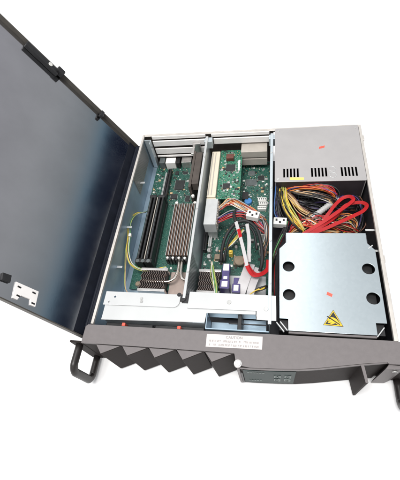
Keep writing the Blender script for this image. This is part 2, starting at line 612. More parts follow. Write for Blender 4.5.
# front cross bar in pale steel
left_out = [(14, 6.5), (60, 7.5), (174, 10.5), (175.5, 25), (247, 26), (247, 40), (14, 40)]
cb = sheet('front_crossbar', left_out, [], -2.2, 1.4, 'steel_white', case)
up_l = [(11.5, 30)] + [(133 - 9 + 9 * math.sin(math.radians(a)), 40 - 9.5 * math.cos(math.radians(a))) for a in range(0, 100, 15)] \
    + [(133, 51), (11.5, 52)]
u1 = sheet('upper_strip', up_l, [circle(20, 34.5, 1.8, 12), circle(28, 43.5, 2.0, 12)], -0.2, 1.3, 'steel_white', cb)
up_r = [(146.5, 30.5), (249, 31), (249, 18), (276, 17.5), (276, 30), (275.5, 55), (262, 55.5), (147, 56.5)]
u2 = sheet('upper_strip', up_r, [], -0.2, 1.3, 'steel_white', cb)
for x, y in ((72, 42), (73, 37), (208, 42), (262, 34)):
    b = MB(); b.cyl((x, y, -0.15), 2.4 if x < 100 else 3.3, 0.9, seg=16, bev=0.3)
    b.build('screw', 'solder', cb)
b = MB(); b.box(14, 174, 9.5, 11.0, -26, -3.7); b.box(175, 247, 27.5, 29, -26, -3.7)
b.build('folded_flange', 'zinc', cb)
b = MB()
b.cyl((136.5, 46, -3.5), 6.0, 3.2, seg=18, bev=0.5); b.box(136, 146, 38, 52, -5, -1.8, 0.6); b.cyl((131, 51, -3), 3.4, 2.8, seg=12)
b.build('latch_block', 'black', cb)

# the lower recess left of the drive cage
b = MB(); b.box(176, 266, 1, 2.4, -60, -3); b.box(176, 177.2, 2.4, 25, -60, -3)
b.box(178, 221, 3, 26, -46, -44.5); b.box(228, 262, 2.6, 30, -40, -38.6)
b.box(190, 206, 6, 9, -44, -30, 0.5)
b.build('recess_bracket', 'zinc_blue', case)
b = MB(); b.box(221.5, 227.5, 3, 27, -60, -8, 0.8); b.box(208, 262, 14, 15.5, -16, -13, 0.4)
b.build('black_post', 'black', case)

# ------------------------------------------------------------------ front bezel
bez_out = [(-8, -30.5), (-6.5, -32), (228.5, -31.5), (228.5, -46.5)]
door_edge = [(229, -50.6), (242, -50.6), (255, -50.2), (280, -49.2), (306, -47.5), (331, -44.2), (356, -39.8), (385, -34.8), (414, -30.3)]
bez_out = [(-7.5, -32), (221, -31), (223, -46.5), (229, -47.5)] + [(x, y + 1.3) for x, y in door_edge[1:]] \
    + [(416, -31.5), (438, -31.5), (438, -3), (426, -1.8), (-4, -3.2), (-7.5, -6.5)]
b = MB()
b.prism(bez_out, -4.4, 0.0, 0.7)
bez = b.build('front_bezel', 'bezel', case)
b = MB()
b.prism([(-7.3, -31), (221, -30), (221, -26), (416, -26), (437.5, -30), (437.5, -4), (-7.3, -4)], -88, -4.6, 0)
b.build('bezel_core', 'bezel_shaded', bez)
# sawtooth louvers, shaded faces and lit caps split by colour
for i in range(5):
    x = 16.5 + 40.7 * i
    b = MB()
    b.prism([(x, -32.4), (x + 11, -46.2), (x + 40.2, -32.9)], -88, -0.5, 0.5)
    b.build('louver', 'bezel_shaded', bez)
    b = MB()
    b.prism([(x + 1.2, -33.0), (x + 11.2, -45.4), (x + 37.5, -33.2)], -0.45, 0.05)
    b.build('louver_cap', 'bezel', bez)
# curved door
inner = [(x, y + 9) for x, y in door_edge]
b = MB()
b.prism(door_edge + inner[::-1], -88, -4.6, 0.5)
door = b.build('bezel_door', 'bezel_shaded', bez, 'curved hinged door')
b = MB()
for a, c in zip(door_edge[:-1], door_edge[1:]):
    pass
b.prism([(x, y - 0.5) for x, y in door_edge] + [(x, y + 1.0) for x, y in door_edge][::-1], -4.3, -1.0, 0.3)
b.build('door_lip', 'bezel', door)
win = [(232, -51.3), (242, -51.3), (255, -50.9), (280, -49.9), (302, -48.5)]
b = MB(); b.prism(win + [(x, y + 0.6) for x, y in win][::-1], -82, -8)
b.build('window', 'window', door, 'smoked green display window')


def door_y(x):
    for (xa, ya), (xb, yb) in zip(win[:-1], win[1:]):
        if xa <= x <= xb:
            return ya + (yb - ya) * (x - xa) / (xb - xa)
    return win[-1][1]


b = MB()
for gx in (274, 288):
    for gz in (-30, -50):
        for dx, dz, w, h in ((0, 0, 9, 1.8), (0, -5, 9, 1.8), (0, -11, 9, 1.8), (0, 0, 1.8, 12), (7.2, 0, 1.8, 12), (3.6, -5, 1.8, 8)):
            x = gx + dx
            b.box(x, x + w, door_y(x + w / 2) - 0.75, door_y(x + w / 2) - 0.3, gz + dz - h, gz + dz)
for x in range(238, 258, 4):
    b.box(x, x + 2.6, door_y(x) - 0.7, door_y(x) - 0.3, -66, -63)
for x in range(238, 262, 4):
    b.box(x, x + 2.8, door_y(x) - 0.7, door_y(x) - 0.3, -18, -16.4)
b.build('display_marks', 'window_mark', door)
b = MB(); b.box(224.5, 228.6, -52.6, -40, -84, -6, 0.8)
b.build('door_hinge', 'bezel', door)
b = MB(); b.box(228.8, 231.2, -52.4, -50.4, -80, -22, 0.3)
b.build('hinge_slot', 'black', door)
b = MB()
b.cyl((226, -45, -3), 5.6, 3.6, seg=24, bev=0.6)
b.cyl((226, -45, 0.6), 4.2, 1.4, seg=20, bev=0.5)
b.box(223, 229, -45.5, -44.5, 1.9, 2.3); b.box(225.5, 226.5, -48, -42, 1.9, 2.3)
b.build('thumb_screw', 'alu', bez)
# finger fin on the door
b = MB(); b.prism([(381.5, -34), (385, -57), (388.6, -56.5), (386, -34)], -86, -1.2, 0.6)
b.build('door_grip', 'bezel_shaded', door)
b = MB(); b.prism([(381.8, -35.5), (385.2, -56.8), (388.4, -56.3), (385.7, -35.5)], -1.1, -0.2)
b.build('door_grip_edge', 'bezel', door)
# right end piece behind the door, gap line
b = MB(); b.prism([(416.5, -31.2), (412, -37), (430, -36), (438, -32)], -88, -4.6, 0.5)
b.build('end_block', 'bezel', bez)
b = MB(); b.cyl((425, -36.6, -14), 3.2, 1.6, axis=(0, -1, 0), seg=16, bev=0.4)
b.build('screw', 'solder', bez)
# rack ears and handles
for sx, xe0, xe1, xh in ((-1, -27, -7.6, -15), (1, 438.2, 457, 446)):
    b = MB(); b.box(xe0, xe1, -31.5, -28.5, -88, -1.5, 0.8)
    b.build('rack_ear', 'bezel_shaded', bez)
    b = MB()
    y0, y1, zt, zb, r = -32, -70, -12, -80, 12
    pts = [(xh, y0, zt), (xh, y1 + r, zt)]
    pts += [(xh, y1 + r - r * math.sin(math.radians(a)), zt - r + r * math.cos(math.radians(a))) for a in (22, 45, 68, 90)]
    pts += [(xh, y1, -46)]
    pts += [(xh, y1 + r - r * math.cos(math.radians(a)), zb + r - r * math.sin(math.radians(a))) for a in (0, 22, 45, 68, 90)]
    pts += [(xh, y0, zb)]
    b._sweep(spline(pts, 3), [(math.cos(t) * 6.4, math.sin(t) * 5.4) for t in [k * math.pi / 6 for k in range(12)]], False, (1, 0, 0))
    b.build('handle', 'handle', bez)
# caution label on the bezel top
lab = MB(); lab.prism([(180, -25.5), (257.5, -24.4), (258, -6.5), (180, -7.2)], 0.1, 0.3)
lab = lab.build('caution_label', 'label', bez)
text_mesh('caution_heading', 'CAUTION', 5.2, (219, -10.6, 0.36), math.radians(0.6), 'ink', lab)
b = MB()
rr = random.Random(4)
for row, y in ((0, -16.2), (1, -21.6)):
    x = 184.5
    while x < 253:
        w = rr.choice((0.9, 1.2, 1.5))
        if rr.random() < 0.85:
            k = rr.random()
            yy = y + (x - 219) * 0.012
            b.box(x, x + 0.42, yy - 1.2, yy + 1.2, 0.33, 0.36)
            if k < 0.7:
                b.box(x, x + w, yy + 0.8, yy + 1.3, 0.33, 0.36) if k < 0.4 else b.box(x, x + w, yy - 1.3, yy - 0.8, 0.33, 0.36)
            if k > 0.3:
                b.box(x + w - 0.5, x + w, yy - 1.3, yy + 1.3, 0.33, 0.355)
        x += w + (0.45 if rr.random() < 0.84 else 1.5)
b.build('label_print', 'ink_faint', lab)

# ------------------------------------------------------------------ raised lid (hinged at the left wall)
L0 = Vector((-14, 0, -10))
LD = Vector((-0.49407, 0.07571, 0.86612)).normalized()
LN = Vector((0.86861, 0, 0.49549)).normalized()
LY = LN.cross(LD).normalized()
if LY.y < 0:
    LY = -LY


def lp(s, y, n=0.0):
    return L0 + LD * s + Vector((0, 1, 0)) * y + LN * n


def lid_slab(mb, poly, n0, n1, bev=0.0):
    lo = [mb.bm.verts.new(lp(s, y, n0)) for s, y in poly]
    hi = [mb.bm.verts.new(lp(s, y, n1)) for s, y in poly]
    mb.bm.faces.new(lo[::-1]); mb.bm.faces.new(hi)
    k = len(poly)
    for i in range(k):
        mb.bm.faces.new((lo[i], lo[(i + 1) % k], hi[(i + 1) % k], hi[i]))
    mb._bevel(lo + hi, bev)
    return mb


b = MB(); lid_slab(b, [(-8, -20), (430, -20), (430, 384), (-8, 384)], -1.4, 0)
lid = b.build('lid', 'lid', case)
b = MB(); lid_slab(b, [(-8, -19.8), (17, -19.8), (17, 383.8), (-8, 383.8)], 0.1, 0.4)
b.build('dark_reflection_band', 'navy', lid)  # flat band painting the dark reflection along the lid's foot
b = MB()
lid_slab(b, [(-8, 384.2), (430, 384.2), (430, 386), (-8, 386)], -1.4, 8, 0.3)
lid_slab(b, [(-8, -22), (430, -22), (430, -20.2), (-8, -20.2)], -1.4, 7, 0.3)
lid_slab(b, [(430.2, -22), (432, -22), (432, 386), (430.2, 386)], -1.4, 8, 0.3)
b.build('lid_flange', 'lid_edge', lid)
b = MB()
lid_slab(b, [(86, -11), (89, 11), (124, 9), (120, -13), (113, -13), (111, -5), (96, -3.5), (94, -11.5)], 0.3, 2.4, 0.4)
br = b.build('lid_bracket', 'slot_white', lid, 'pale steel bracket with four holes near the lid corner')
b = MB()
for s, y in ((117, 4), (95, 6), (114, -7.5), (91, -8)):
    lid_slab(b, [(s - 2.6, y - 1.1), (s + 2.6, y - 1.1), (s + 2.6, y + 1.1), (s - 2.6, y + 1.1)], 2.5, 2.7)
b.build('slot_hole', 'black', br)
b = MB(); lid_slab(b, [(131, 3), (133, 13), (145.5, 11), (143, 1.5)], 0.3, 5, 0.8)
b.build('rubber_pad', 'black_rubber', lid)
b = MB()
lid_slab(b, [(196, 374), (260, 374), (260, 383.8), (196, 383.8)], 0.3, 9, 1.2)
lid_slab(b, [(188, 378), (202, 378), (202, 388), (188, 388)], 2, 14, 1.5)
lt = b.build('latch', 'black', lid)
b = MB(); b.cyl(lp(214, 379, 9), 3.6, 1.2, axis=LN, seg=18, bev=0.3)
b.build('latch_button', 'white_plastic', lt)
b = MB(); lid_slab(b, [(93, 373), (100, 373), (100, 386.5), (93, 386.5)], 2, 10, 1.2)
b.build('stop', 'black', lid)

# ------------------------------------------------------------------ fans behind the bezel
for i, (x0, lbl) in enumerate(((16, 'black fan behind the bezel nearest the left side wall'),
                               (96, 'black fan behind the bezel left of the caution label'))):
    f = thing('case_fan', lbl, 'fan', (x0 + 38, 14, -86), 'fans in a row behind the bezel')
    b = MB()
    z0, z1 = -84, -18
    b.box(x0, x0 + 76, -1.5, 7.5, z1 - 5, z1, 1.0); b.box(x0, x0 + 76, -1.5, 7.5, z0, z0 + 5, 1.0)
    b.box(x0, x0 + 5, -1.5, 7.5, z0 + 5, z1 - 5); b.box(x0 + 71, x0 + 76, -1.5, 7.5, z0 + 5, z1 - 5)
    b.box(x0 + 5, x0 + 71, 4.5, 6, -47, -43)
    b.build('frame', 'black', f)
    b = MB(); b.cyl((x0 + 38, -1, -45), 15, 6, axis=(0, 1, 0), seg=24, bev=1)
    b.build('hub', 'black', f)
    b = MB()
    for k in range(7):
        a = 2 * math.pi * k / 7
        b.box(x0 + 38 + 24 * math.cos(a) - 9, x0 + 38 + 24 * math.cos(a) + 9, 1, 2.2, -45 + 24 * math.sin(a) - 6,
              -45 + 24 * math.sin(a) + 6, 0.3, Matrix.Rotation(0.45, 3, 'X') @ Matrix.Rotation(-a, 3, 'Y'))
    b.build('blades', 'chip_grey', f)
    b = MB(); xr = 50 if i == 0 else 136.5
    b.box(xr - 2.6, xr + 2.6, -1.0, 4.0, -18.2, -5, 0.8)
    b.build('rubber_mount', 'red_label', f)

# ------------------------------------------------------------------ power supply
psu = thing('power_supply', 'light grey metal power supply with black vent slots in the rear right corner', 'power supply', (349, 342, -86.6))
holes = []
for x0 in (287.5, 335.5, 385.5):
    for k in range(5):
        x = x0 + k * 5.9
        holes.append(rect(x, x + 4.0, 282.5, 304.5, 0.8, 2))
PX0, PX1, PY0, PY1 = 273.5, 425.5, 273, 409
hs_ = sheet('housing', rect(PX0, PX1, PY0, PY1, 2), holes, 0.4, 1.6, 'psu', psu, 0.5)
b = MB()
b.box(PX0 + 0.3, PX0 + 1.6, PY0 + 0.5, PY1 - 0.5, -86, -1.3); b.box(PX1 - 1.6, PX1 - 0.3, PY0 + 0.5, PY1 - 0.5, -86, -1.3)
b.box(PX0 + 1.7, PX1 - 1.7, PY1 - 1.9, PY1 - 0.6, -86, -1.3)
b.build('side_panel', 'psu', psu)
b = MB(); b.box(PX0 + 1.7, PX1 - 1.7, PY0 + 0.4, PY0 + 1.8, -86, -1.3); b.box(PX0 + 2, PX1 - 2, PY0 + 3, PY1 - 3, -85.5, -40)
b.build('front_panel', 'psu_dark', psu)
b = MB()
for R in (36, 30, 24, 18, 12):
    b.ring((352, PY0 - 1.2, -43), R, 0.9, 32, (0, 1, 0))
b.box(351, 353, PY0 - 1.8, PY0 - 0.8, -80, -6); b.box(316, 388, PY0 - 1.8, PY0 - 0.8, -44, -42)
b.build('fan_guard', 'chip_grey', psu)
b = MB()
b.ring((371.5, 300, 0.5), 5.5, 0.55); b.ring((372, 286, 0.5), 5.8, 0.55); b.box(368, 375, 287, 288, 0.45, 0.7)
b.build('stamped_mark', 'steel_white', psu)
b = MB(); b.prism([(299, 276.5), (323, 276), (323, 281.5), (299, 282.3)], 0.45, 0.6)
b.build('yellow_sticker', 'yellow_label', psu)
b = MB(); b.prism([(352, 350), (362, 353), (363, 358.5), (353, 355.5)], 0.45, 0.6)
b.build('red_sticker', 'red_label', psu)
for x, y in ((280, 402), (420, 402), (279, 279)):
    b = MB(); b.cyl((x, y, 0.3), 2.2, 0.6, seg=14, bev=0.2)
    b.build('screw', 'solder', psu)

# ------------------------------------------------------------------ drive cage
dc = thing('drive_cage', 'shiny galvanised drive cage with four round holes and a triangular warning sticker', 'drive cage', (351, 85, -86.6))
DT = -1.2
out = [(293, 5), (407, 5), (407, 22), (421, 22), (421, 136), (411, 148), (411, 166), (291.5, 166), (291.5, 148), (281, 136), (281, 22), (293, 22)]
top = sheet('top_plate', out, [circle(294.5, 105, 9.0), circle(408.0, 104, 9.1), circle(294.5, 58.5, 9.0), circle(408.6, 57.5, 9.3)],
            DT, 1.4, 'zinc_plate', dc, 0.35)
b = MB()
b.box(281.2, 282.6, 23, 135, -86, DT - 1.6); b.box(419.4, 420.8, 23, 135, -86, DT - 1.6)
b.box(292, 410, 164.4, 165.8, -86, DT - 1.6)
b.box(290, 291.3, 141, 164, -86, DT - 1.6); b.box(411.2, 412.5, 141, 164, -86, DT - 1.6)
b.build('side_panel', 'zinc_shaded', dc)
b = MB(); b.box(286, 416, 30, 130, -84, -14); b.box(281, 420, 8, 24, -70, -12)
b.build('drive_bay', 'black', dc)
b = MB(); b.box(293, 407, 1.5, 4.6, -8, -3.2, 0.8)
b.build('front_lip', 'bezel', dc)
for x0, sg in ((277.5, 1), (408.5, 1)):
    b = MB()
    rt = Matrix.Rotation(math.radians(38), 3, 'Z')
    b.box(x0 + 3.5, x0 + 5, 2, 19, -8, -4, 0.3, Matrix.Rotation(math.radians(38 if x0 < 300 else -38), 3, 'Z'))
    if x0 < 300:
        b.box(x0 + 8.5, x0 + 10, 4, 20, -8, -4, 0.3, Matrix.Rotation(math.radians(38), 3, 'Z'))
    b.build('corner_clip', 'steel_white', dc)
for x0, x1, d in ((284, 291, 1), (411, 420, -1)):
    b = MB(); b.box(x0, x1, 141, 142.6, -4, -1, 0.3, Matrix.Rotation(math.radians(42 * -d if d < 0 else 42), 3, 'Z'))
    b.build('corner_clip', 'steel_white', dc)
b = MB(); b.prism([(346.5, 60.5), (353.5, 57.2), (355, 61.5), (348, 65)], DT + 0.05, DT + 0.2)
b.build('red_sticker', 'red_label', dc)
TA, TB, TC = Vector((354, 38)), Vector((339, 15)), Vector((365.5, 14))
b = MB(); b.prism([TA, TB, TC], DT + 0.05, DT + 0.2)
ws = b.build('warning_sticker', 'black', dc, 'yellow and black triangular static warning sticker')
cen = (TA + TB + TC) / 3
b = MB()
tri = [cen + (p - cen) * 0.93 for p in (TA, TB, TC)]
tin = [cen + (p - cen) * 0.80 for p in (TA, TB, TC)]
for i in range(3):
    j = (i + 1) % 3
    b.prism([tri[i], tri[j], tin[j], tin[i]], DT + 0.22, DT + 0.28)
hand = [(363.2, 15.6), (359.6, 15.4), (355.4, 18.6), (352.6, 17.6), (349.2, 16.4), (348.6, 17.8), (351.4, 19.6), (347.0, 18.4), (345.4, 18.8),
        (345.6, 20.2), (350.2, 21.8), (346.2, 21.6), (345.2, 22.6), (346.0, 23.8), (350.6, 24.2), (349.0, 25.8), (350.2, 27.2), (353.6, 26.4),
        (357.0, 24.6), (359.0, 21.4)]
b.prism(hand, DT + 0.22, DT + 0.28)
b.build('hand_symbol', 'yellow_sign', ws)
b = MB(); b.prism([(344.5, 27.5), (346, 28.5), (361.5, 17.2), (360.4, 16.2)], DT + 0.29, DT + 0.33)
b.build('slash', 'black', ws)

# ------------------------------------------------------------------ boards
ZB = -78.0


def board(name, label, x0, x1, y0, y1, z=ZB):
    t = thing(name, label, 'circuit board', ((x0 + x1) / 2, (y0 + y1) / 2, z - 8.6))
    sheet('board', rect(x0, x1, y0, y1, 1.5), [], z, 1.6, 'pcb', t, 0.1)
    for x in (x0 + 5, x1 - 5):
        for y in (y0 + 8, (y0 + y1) / 2, y1 - 8):
            b = MB(); b.cyl((x, y, z - 8.6), 2.4, 7, seg=8)
            b.build('standoff', 'solder', t)
    return t


def chip(t, x, y, w, h, z, hh=2.0, m='chip', name='chip', legs=True):
    b = MB(); b.box(x - w / 2, x + w / 2, y - h / 2, y + h / 2, z, z + hh, 0.25, seg=1)
    o = b.build(name, m, t)
    if legs:
        b = MB()
        k = -w / 2 + 1
        while k < w / 2 - 0.5:
            for sg in (-1, 1):
                yy = y + sg * (h / 2 + 0.7)
                b.box(x + k, x + k + 0.6, yy - 0.7, yy + 0.7, z, z + 0.5)
            k += 1.5
        k = -h / 2 + 1
        while k < h / 2 - 0.5:
            for sg in (-1, 1):
                xx = x + sg * (w / 2 + 0.7)
                b.box(xx - 0.7, xx + 0.7, y + k, y + k + 0.6, z, z + 0.5)
            k += 1.5
        b.build('pins', 'solder', o)
    return o


def scatter(t, x0, x1, y0, y1, z, n, seed, avoid=()):
    """the unnumbered tiny parts soldered all over a board, one object per colour"""
    r = random.Random(seed)
    for mname, share in (('chip', 0.42), ('white_plastic', 0.07), ('solder', 0.33), ('tan', 0.12)):
        b = MB()
        for _ in range(int(n * share)):
            x, y = r.uniform(x0, x1), r.uniform(y0, y1)
            if any(a[0] < x < a[1] and a[2] < y < a[3] for a in avoid):
                continue
            big = r.random() < 0.15
            w = r.uniform(2.5, 5.5) if big else r.uniform(0.7, 1.8)
            h = r.uniform(2.0, 5.5) if big else r.uniform(0.6, 1.2)
            if r.random() < 0.5:
                w, h = h, w
            b.box(x, x + w, y, y + h, z, z + r.uniform(0.5, 1.6))
        o = b.build('small_components', 'w_tan' if mname == 'tan' else mname, t)
        o['kind'] = 'stuff'


def caps(t, spots, z, r=3.2, h=8):
    for x, y in spots:
        b = MB(); b.cyl((x, y, z), r, h, seg=18, bev=0.5)
        c = b.build('capacitor', 'alu', t)
        b = MB(); b.prism([(x + r * 0.8 * math.cos(a), y + r * 0.8 * math.sin(a)) for a in [math.radians(k) for k in range(-60, 61, 15)]], z + h, z + h + 0.1)
        b.build('stripe', 'black', c)


def slot(t, x0, x1, y0, y1, z0, z1, m, name='slot'):
    b = MB()
    w = (x1 - x0)
    b.box(x0, x0 + w * 0.36, y0, y1, z0, z1, 0.3); b.box(x1 - w * 0.36, x1, y0, y1, z0, z1, 0.3)
    b.box(x0 + w * 0.36, x1 - w * 0.36, y0, y1, z0, z1 - 3)
    b.box(x0, x1, y0 - 1.5, y0, z0, z1, 0.3); b.box(x0, x1, y1, y1 + 1.5, z0, z1, 0.3)
    return b.build(name, m, t)


def fin_stack(t, x0, x1, y0, y1, z0, z1, n, name='heatsink', mats=('alu', 'copper')):
    b = MB(); b.box(x0, x1, y0, y1, z0, z0 + 3, 0.3)
    h = b.build(name, 'beige_base', t)
    for q, mm in enumerate(mats):
        b = MB()
        for k in range(q, n, len(mats)):
            x = x0 + 0.8 + (x1 - x0 - 1.6) * k / (n - 1)
            b.box(x - 0.6, x + 0.6, y0, y1, z0 + 3, z1 - (0 if q == 0 else 1.2))
        b.build('fins', mm, h)
    return h


# left node board
mb1 = board('motherboard', 'green motherboard in the left bay under copper and silver heatsink fins', 14, 134, 92, 398)
T = mb1
scatter(T, 16, 132, 280, 396, ZB, 520, 1)
scatter(T, 70, 132, 100, 280, ZB, 240, 2)
scatter(T, 16, 26, 130, 396, ZB, 40, 3)
chip(T, 74, 337, 20, 26, ZB, 2.2)
chip(T, 100, 352, 12, 12, ZB, 1.8, 'chip_grey')
chip(T, 66, 306, 14, 12, ZB, 2)
chip(T, 96, 300, 9, 15, ZB, 1.8)
chip(T, 82, 372, 10, 7, ZB, 1.8)
chip(T, 63, 372, 8, 10, ZB, 1.5, legs=False)
slot(T, 39, 42, 292, 368, ZB, ZB + 6, 'grey_plastic')
slot(T, 45, 53, 276, 374, ZB, ZB + 11, 'black')
# tall black memory banks and their rail
for x0 in (25.5, 42.5):
    b = MB()
    b.box(x0, x0 + 14.5, 138, 283, ZB, ZB + 9, 0.6)
    b.box(x0 + 2, x0 + 6, 140, 281, ZB + 9, ZB + 30, 0.5); b.box(x0 + 9.5, x0 + 13, 140, 281, ZB + 9, ZB + 30, 0.5)
    b.box(x0, x0 + 14.5, 281, 288, ZB, ZB + 30, 1.2); b.box(x0, x0 + 14.5, 132, 140, ZB, ZB + 30, 1.2)
    mbk = b.build('memory_bank', 'black', T)
    b = MB(); b.box(x0 + 3.6, x0 + 4.4, 145, 276, ZB + 30.1, ZB + 30.9); b.build('contact_edge', 'chip_grey', mbk)
b = MB(); b.box(40.4, 42.0, 140, 284, ZB + 14, ZB + 27, 0.3)
b.build('rail', 'slot_beige', T)
b = MB()
for x in (31, 41, 51):
    b.cyl((x, 134.5, ZB + 30.2), 3.6, 1.0, seg=16, bev=0.3)
b.build('jack', 'chip_grey', T)
# fins
h = fin_stack(T, 79, 121, 150, 268, ZB, ZB + 26, 17)
b = MB()
for x in range(80, 122, 6):
    b.box(x, x + 4.2, 142, 149, ZB + 6, ZB + 22 + (x % 4), 0.8)
b.build('end_clip', 'chip', h)
for x, y, z, r_, l_ in ((82, 272, ZB, 3.2, 24), (119, 272, ZB, 3.2, 24), (84, 145, ZB + 22, 2.4, 4), (94, 145, ZB + 22, 2.4, 4),
                        (105, 145, ZB + 22, 2.4, 4), (116, 145, ZB + 22, 2.4, 4)):
    b = MB(); b.cyl((x, y, z), r_, l_, seg=12, bev=0.5)
    b.build('spring_screw', 'white_plastic', h)
# heat pipes and the beige plate they cross
b = MB(); b.box(89, 133, 60, 128, -77.4, -76, 0.5)
b.build('heat_plate', 'beige_base', T)
b = MB()
b.tube([(104, 150, -62), (105, 136, -60), (105, 122, -60), (101, 108, -60), (92, 101, -60), (80, 100, -60), (45, 100, -60)], 2.6, 12)
b.build('heat_pipe', 'nickel', T)
b = MB()
b.tube([(110, 150, -62), (110.5, 136, -60), (111, 122, -60), (114, 110, -60), (122, 104, -60), (134, 103, -60)], 2.6, 12)
b.build('heat_pipe', 'nickel', T)


def mesh_sink(t, x0, x1, y0, y1, z0, z1):
    b = MB(); b.box(x0, x1, y0 + 5, y1 - 5, z0, z1 - 9)
    h = b.build('radiator', 'black', t)
    b = MB()
    n = 11
    for k in range(n):                      # folded zigzag fins
        xa = x0 + (x1 - x0) * k / n
        xb = x0 + (x1 - x0) * (k + 1) / n
        steps = 6
        pts = []
        for q in range(steps + 1):
            y = y0 + 5 + (y1 - y0 - 10) * q / steps
            pts.append(((xa + xb) / 2 + (1 if q % 2 else -1) * (xb - xa) * 0.42, y, z1 - 4))
        b.strip(pts, 1.0, 9, (0, 0, 1), 1)
    b.build('fins', 'fin_dark', h)
    b = MB(); b.box(x0 - 2, x1 + 2, y1 - 5, y1, z0, z1, 0.6)
    b.build('end_plate', 'alu', h)
    b = MB(); b.box(x0 - 2, x1 + 2, y0, y0 + 5, z0, z1 - 1, 0.6)
    b.build('end_plate', 'alu', h)
    return h


mesh_sink(T, 40, 86, 80, 125, -80, -55)
b = MB(); b.cyl((33, 98, -80), 5, 14, seg=14, bev=1); b.build('mounting_spring', 'bronze', T)
# rear port row
for x0, x1, m_ in ((24, 36, 'chip_grey'), (38, 60, 'slot_white'), (62, 70, 'black'), (74, 96, 'alu'), (98, 106, 'chip_grey')):
    b = MB(); b.box(x0, x1, 386, 402, ZB, ZB + 15 + (x0 % 5), 0.6)
    b.build('port', m_, T)
# upright dark riser along the divider
b = MB()
b.box(112, 117, 278, 372, ZB, -14, 0.4); b.box(118, 131, 284, 366, -32, -12, 0.8)
rs = b.build('riser_card', 'brown_gap', T)
b = MB(); b.box(106, 122, 392, 398, -40, -14, 0.5); b.box(104, 110, 374, 392, -26, -23, 0.4)
b.build('riser_bracket', 'alu', rs)
b = MB(); b.cyl((118, 274, -40), 3.2, 5, seg=14, bev=0.6); b.build('clip_knob', 'white_plastic', T)

# middle node board
mb2 = board('motherboard', 'dark green motherboard in the middle bay below the cream connector and wire looms', 143, 263, 92, 398)
T = mb2
scatter(T, 206, 262, 270, 395, ZB, 330, 5)
scatter(T, 145, 262, 128, 270, ZB, 420, 6)
chip(T, 226, 340, 22, 16, ZB, 2, 'chip_grey')
chip(T, 246, 352, 12, 12, ZB, 2)
chip(T, 226, 366, 12, 12, ZB, 2, 'chip_grey')
chip(T, 216, 300, 12, 18, ZB, 9, 'black', 'power_coil', False)
b = MB(); b.cyl((222, 288, ZB), 7.5, 7, seg=24, bev=0.8); b.build('coin_cell', 'blue_part', T)
slot(T, 136 + 8, 150, 172, 240, ZB, ZB + 12, 'black')
slot(T, 152, 158, 182, 236, ZB, ZB + 8, 'grey_plastic')
caps(T, [(156, 171), (157, 158)], ZB, 4.6, 11)
caps(T, [(170, 172), (250, 170), (205, 180)], ZB, 3.2, 9)
for x, y in ((241, 291), (243, 281), (241, 270)):
    b = MB(); b.box(x, x + 17, y - 4, y + 4, ZB, ZB + 8, 0.6); k = b.build('power_socket', 'white_plastic', T)
    b = MB()
    for q in range(4):
        b.box(x + 2 + q * 3.8, x + 4 + q * 3.8, y - 1.5, y + 1.5, ZB + 8.02, ZB + 8.2)
    b.build('socket_hole', 'black', k)
chip(T, 176, 158, 18, 10, ZB, 10, 'bronze', 'choke', False)
chip(T, 212, 152, 20, 18, ZB, 8, 'bronze', 'choke', False)
b = MB(); b.cyl((213, 150, ZB + 8), 10, 4, seg=20, bev=1); b.build('round_choke', 'bronze', T)
mesh_sink(T, 146, 182, 80, 125, -80, -55)
b = MB(); b.box(190, 260, 50, 124, -76.6, -75.4, 0.5); b.build('white_plate', 'steel_white', T)

# cream connector standing beside the divider, with the card plugged into it
cc = thing('riser_connector', 'long cream edge connector standing beside the left divider in the middle bay', 'connector', (155, 320, -76.2))
b = MB(); b.box(146, 163, 268, 388, -72, -33, 0.8); b.box(148, 160, 270, 386, -76.2, -72)
b.build('body', 'cream', cc)
b = MB(); b.box(145.5, 164, 255, 267.6, -74, -36, 0.8)
b.build('end_stop', 'cream', cc)
b = MB(); b.box(147.5, 149.5, 272, 384, -32.9, -32.5); b.box(153.5, 155.3, 272, 384, -32.9, -32.6)
b.build('seam', 'slot_beige', cc)

card = thing('expansion_card', 'bright green expansion card lying flat beside the cream connector', 'circuit board', (186, 330, -46))
CZ = -40
b = MB()
sheet('board', rect(163.5, 208, 268, 397, 1), [], CZ, 1.6, 'pcb_light', card, 0.1)
scatter(card, 165, 206, 270, 394, CZ, 380, 8)
chip(card, 184, 372, 15, 13, CZ, 9, 'brownish', 'transformer', False)
chip(card, 186, 347, 18, 17, CZ, 2)
chip(card, 181, 299, 14, 13, CZ, 2)
chip(card, 203, 352, 4, 28, CZ, 3, 'white_plastic', 'header', False)
b = MB()
for x in (168, 203):
    for y in (274, 392):
        b.cyl((x, y, -76.3), 2, 34.7, seg=8)
b.build('standoff', 'solder', card)

# white block that receives the wire loom
wb = thing('power_connector', 'pale grey square plug at the end of the coloured loom', 'connector', (162, 235, -76))
b = MB(); b.box(149, 171, 197, 255, -48, -22, 0.8); b.box(152, 168, 202, 250, -76, -48)
b.build('body', 'grey_plastic', wb)
b = MB()
for k in range(9):
    b.box(171.1, 172.4, 200 + k * 6, 204 + k * 6, -44, -38); b.box(171.1, 172.4, 200 + k * 6, 204 + k * 6, -32, -26)
b.build('pin_sockets', 'slot_beige', wb)

# ------------------------------------------------------------------ cables
R = random.Random(21)


def jit(p, a):
    return (p[0] + R.uniform(-a, a), p[1] + R.uniform(-a, a), p[2] + R.uniform(-a, a))


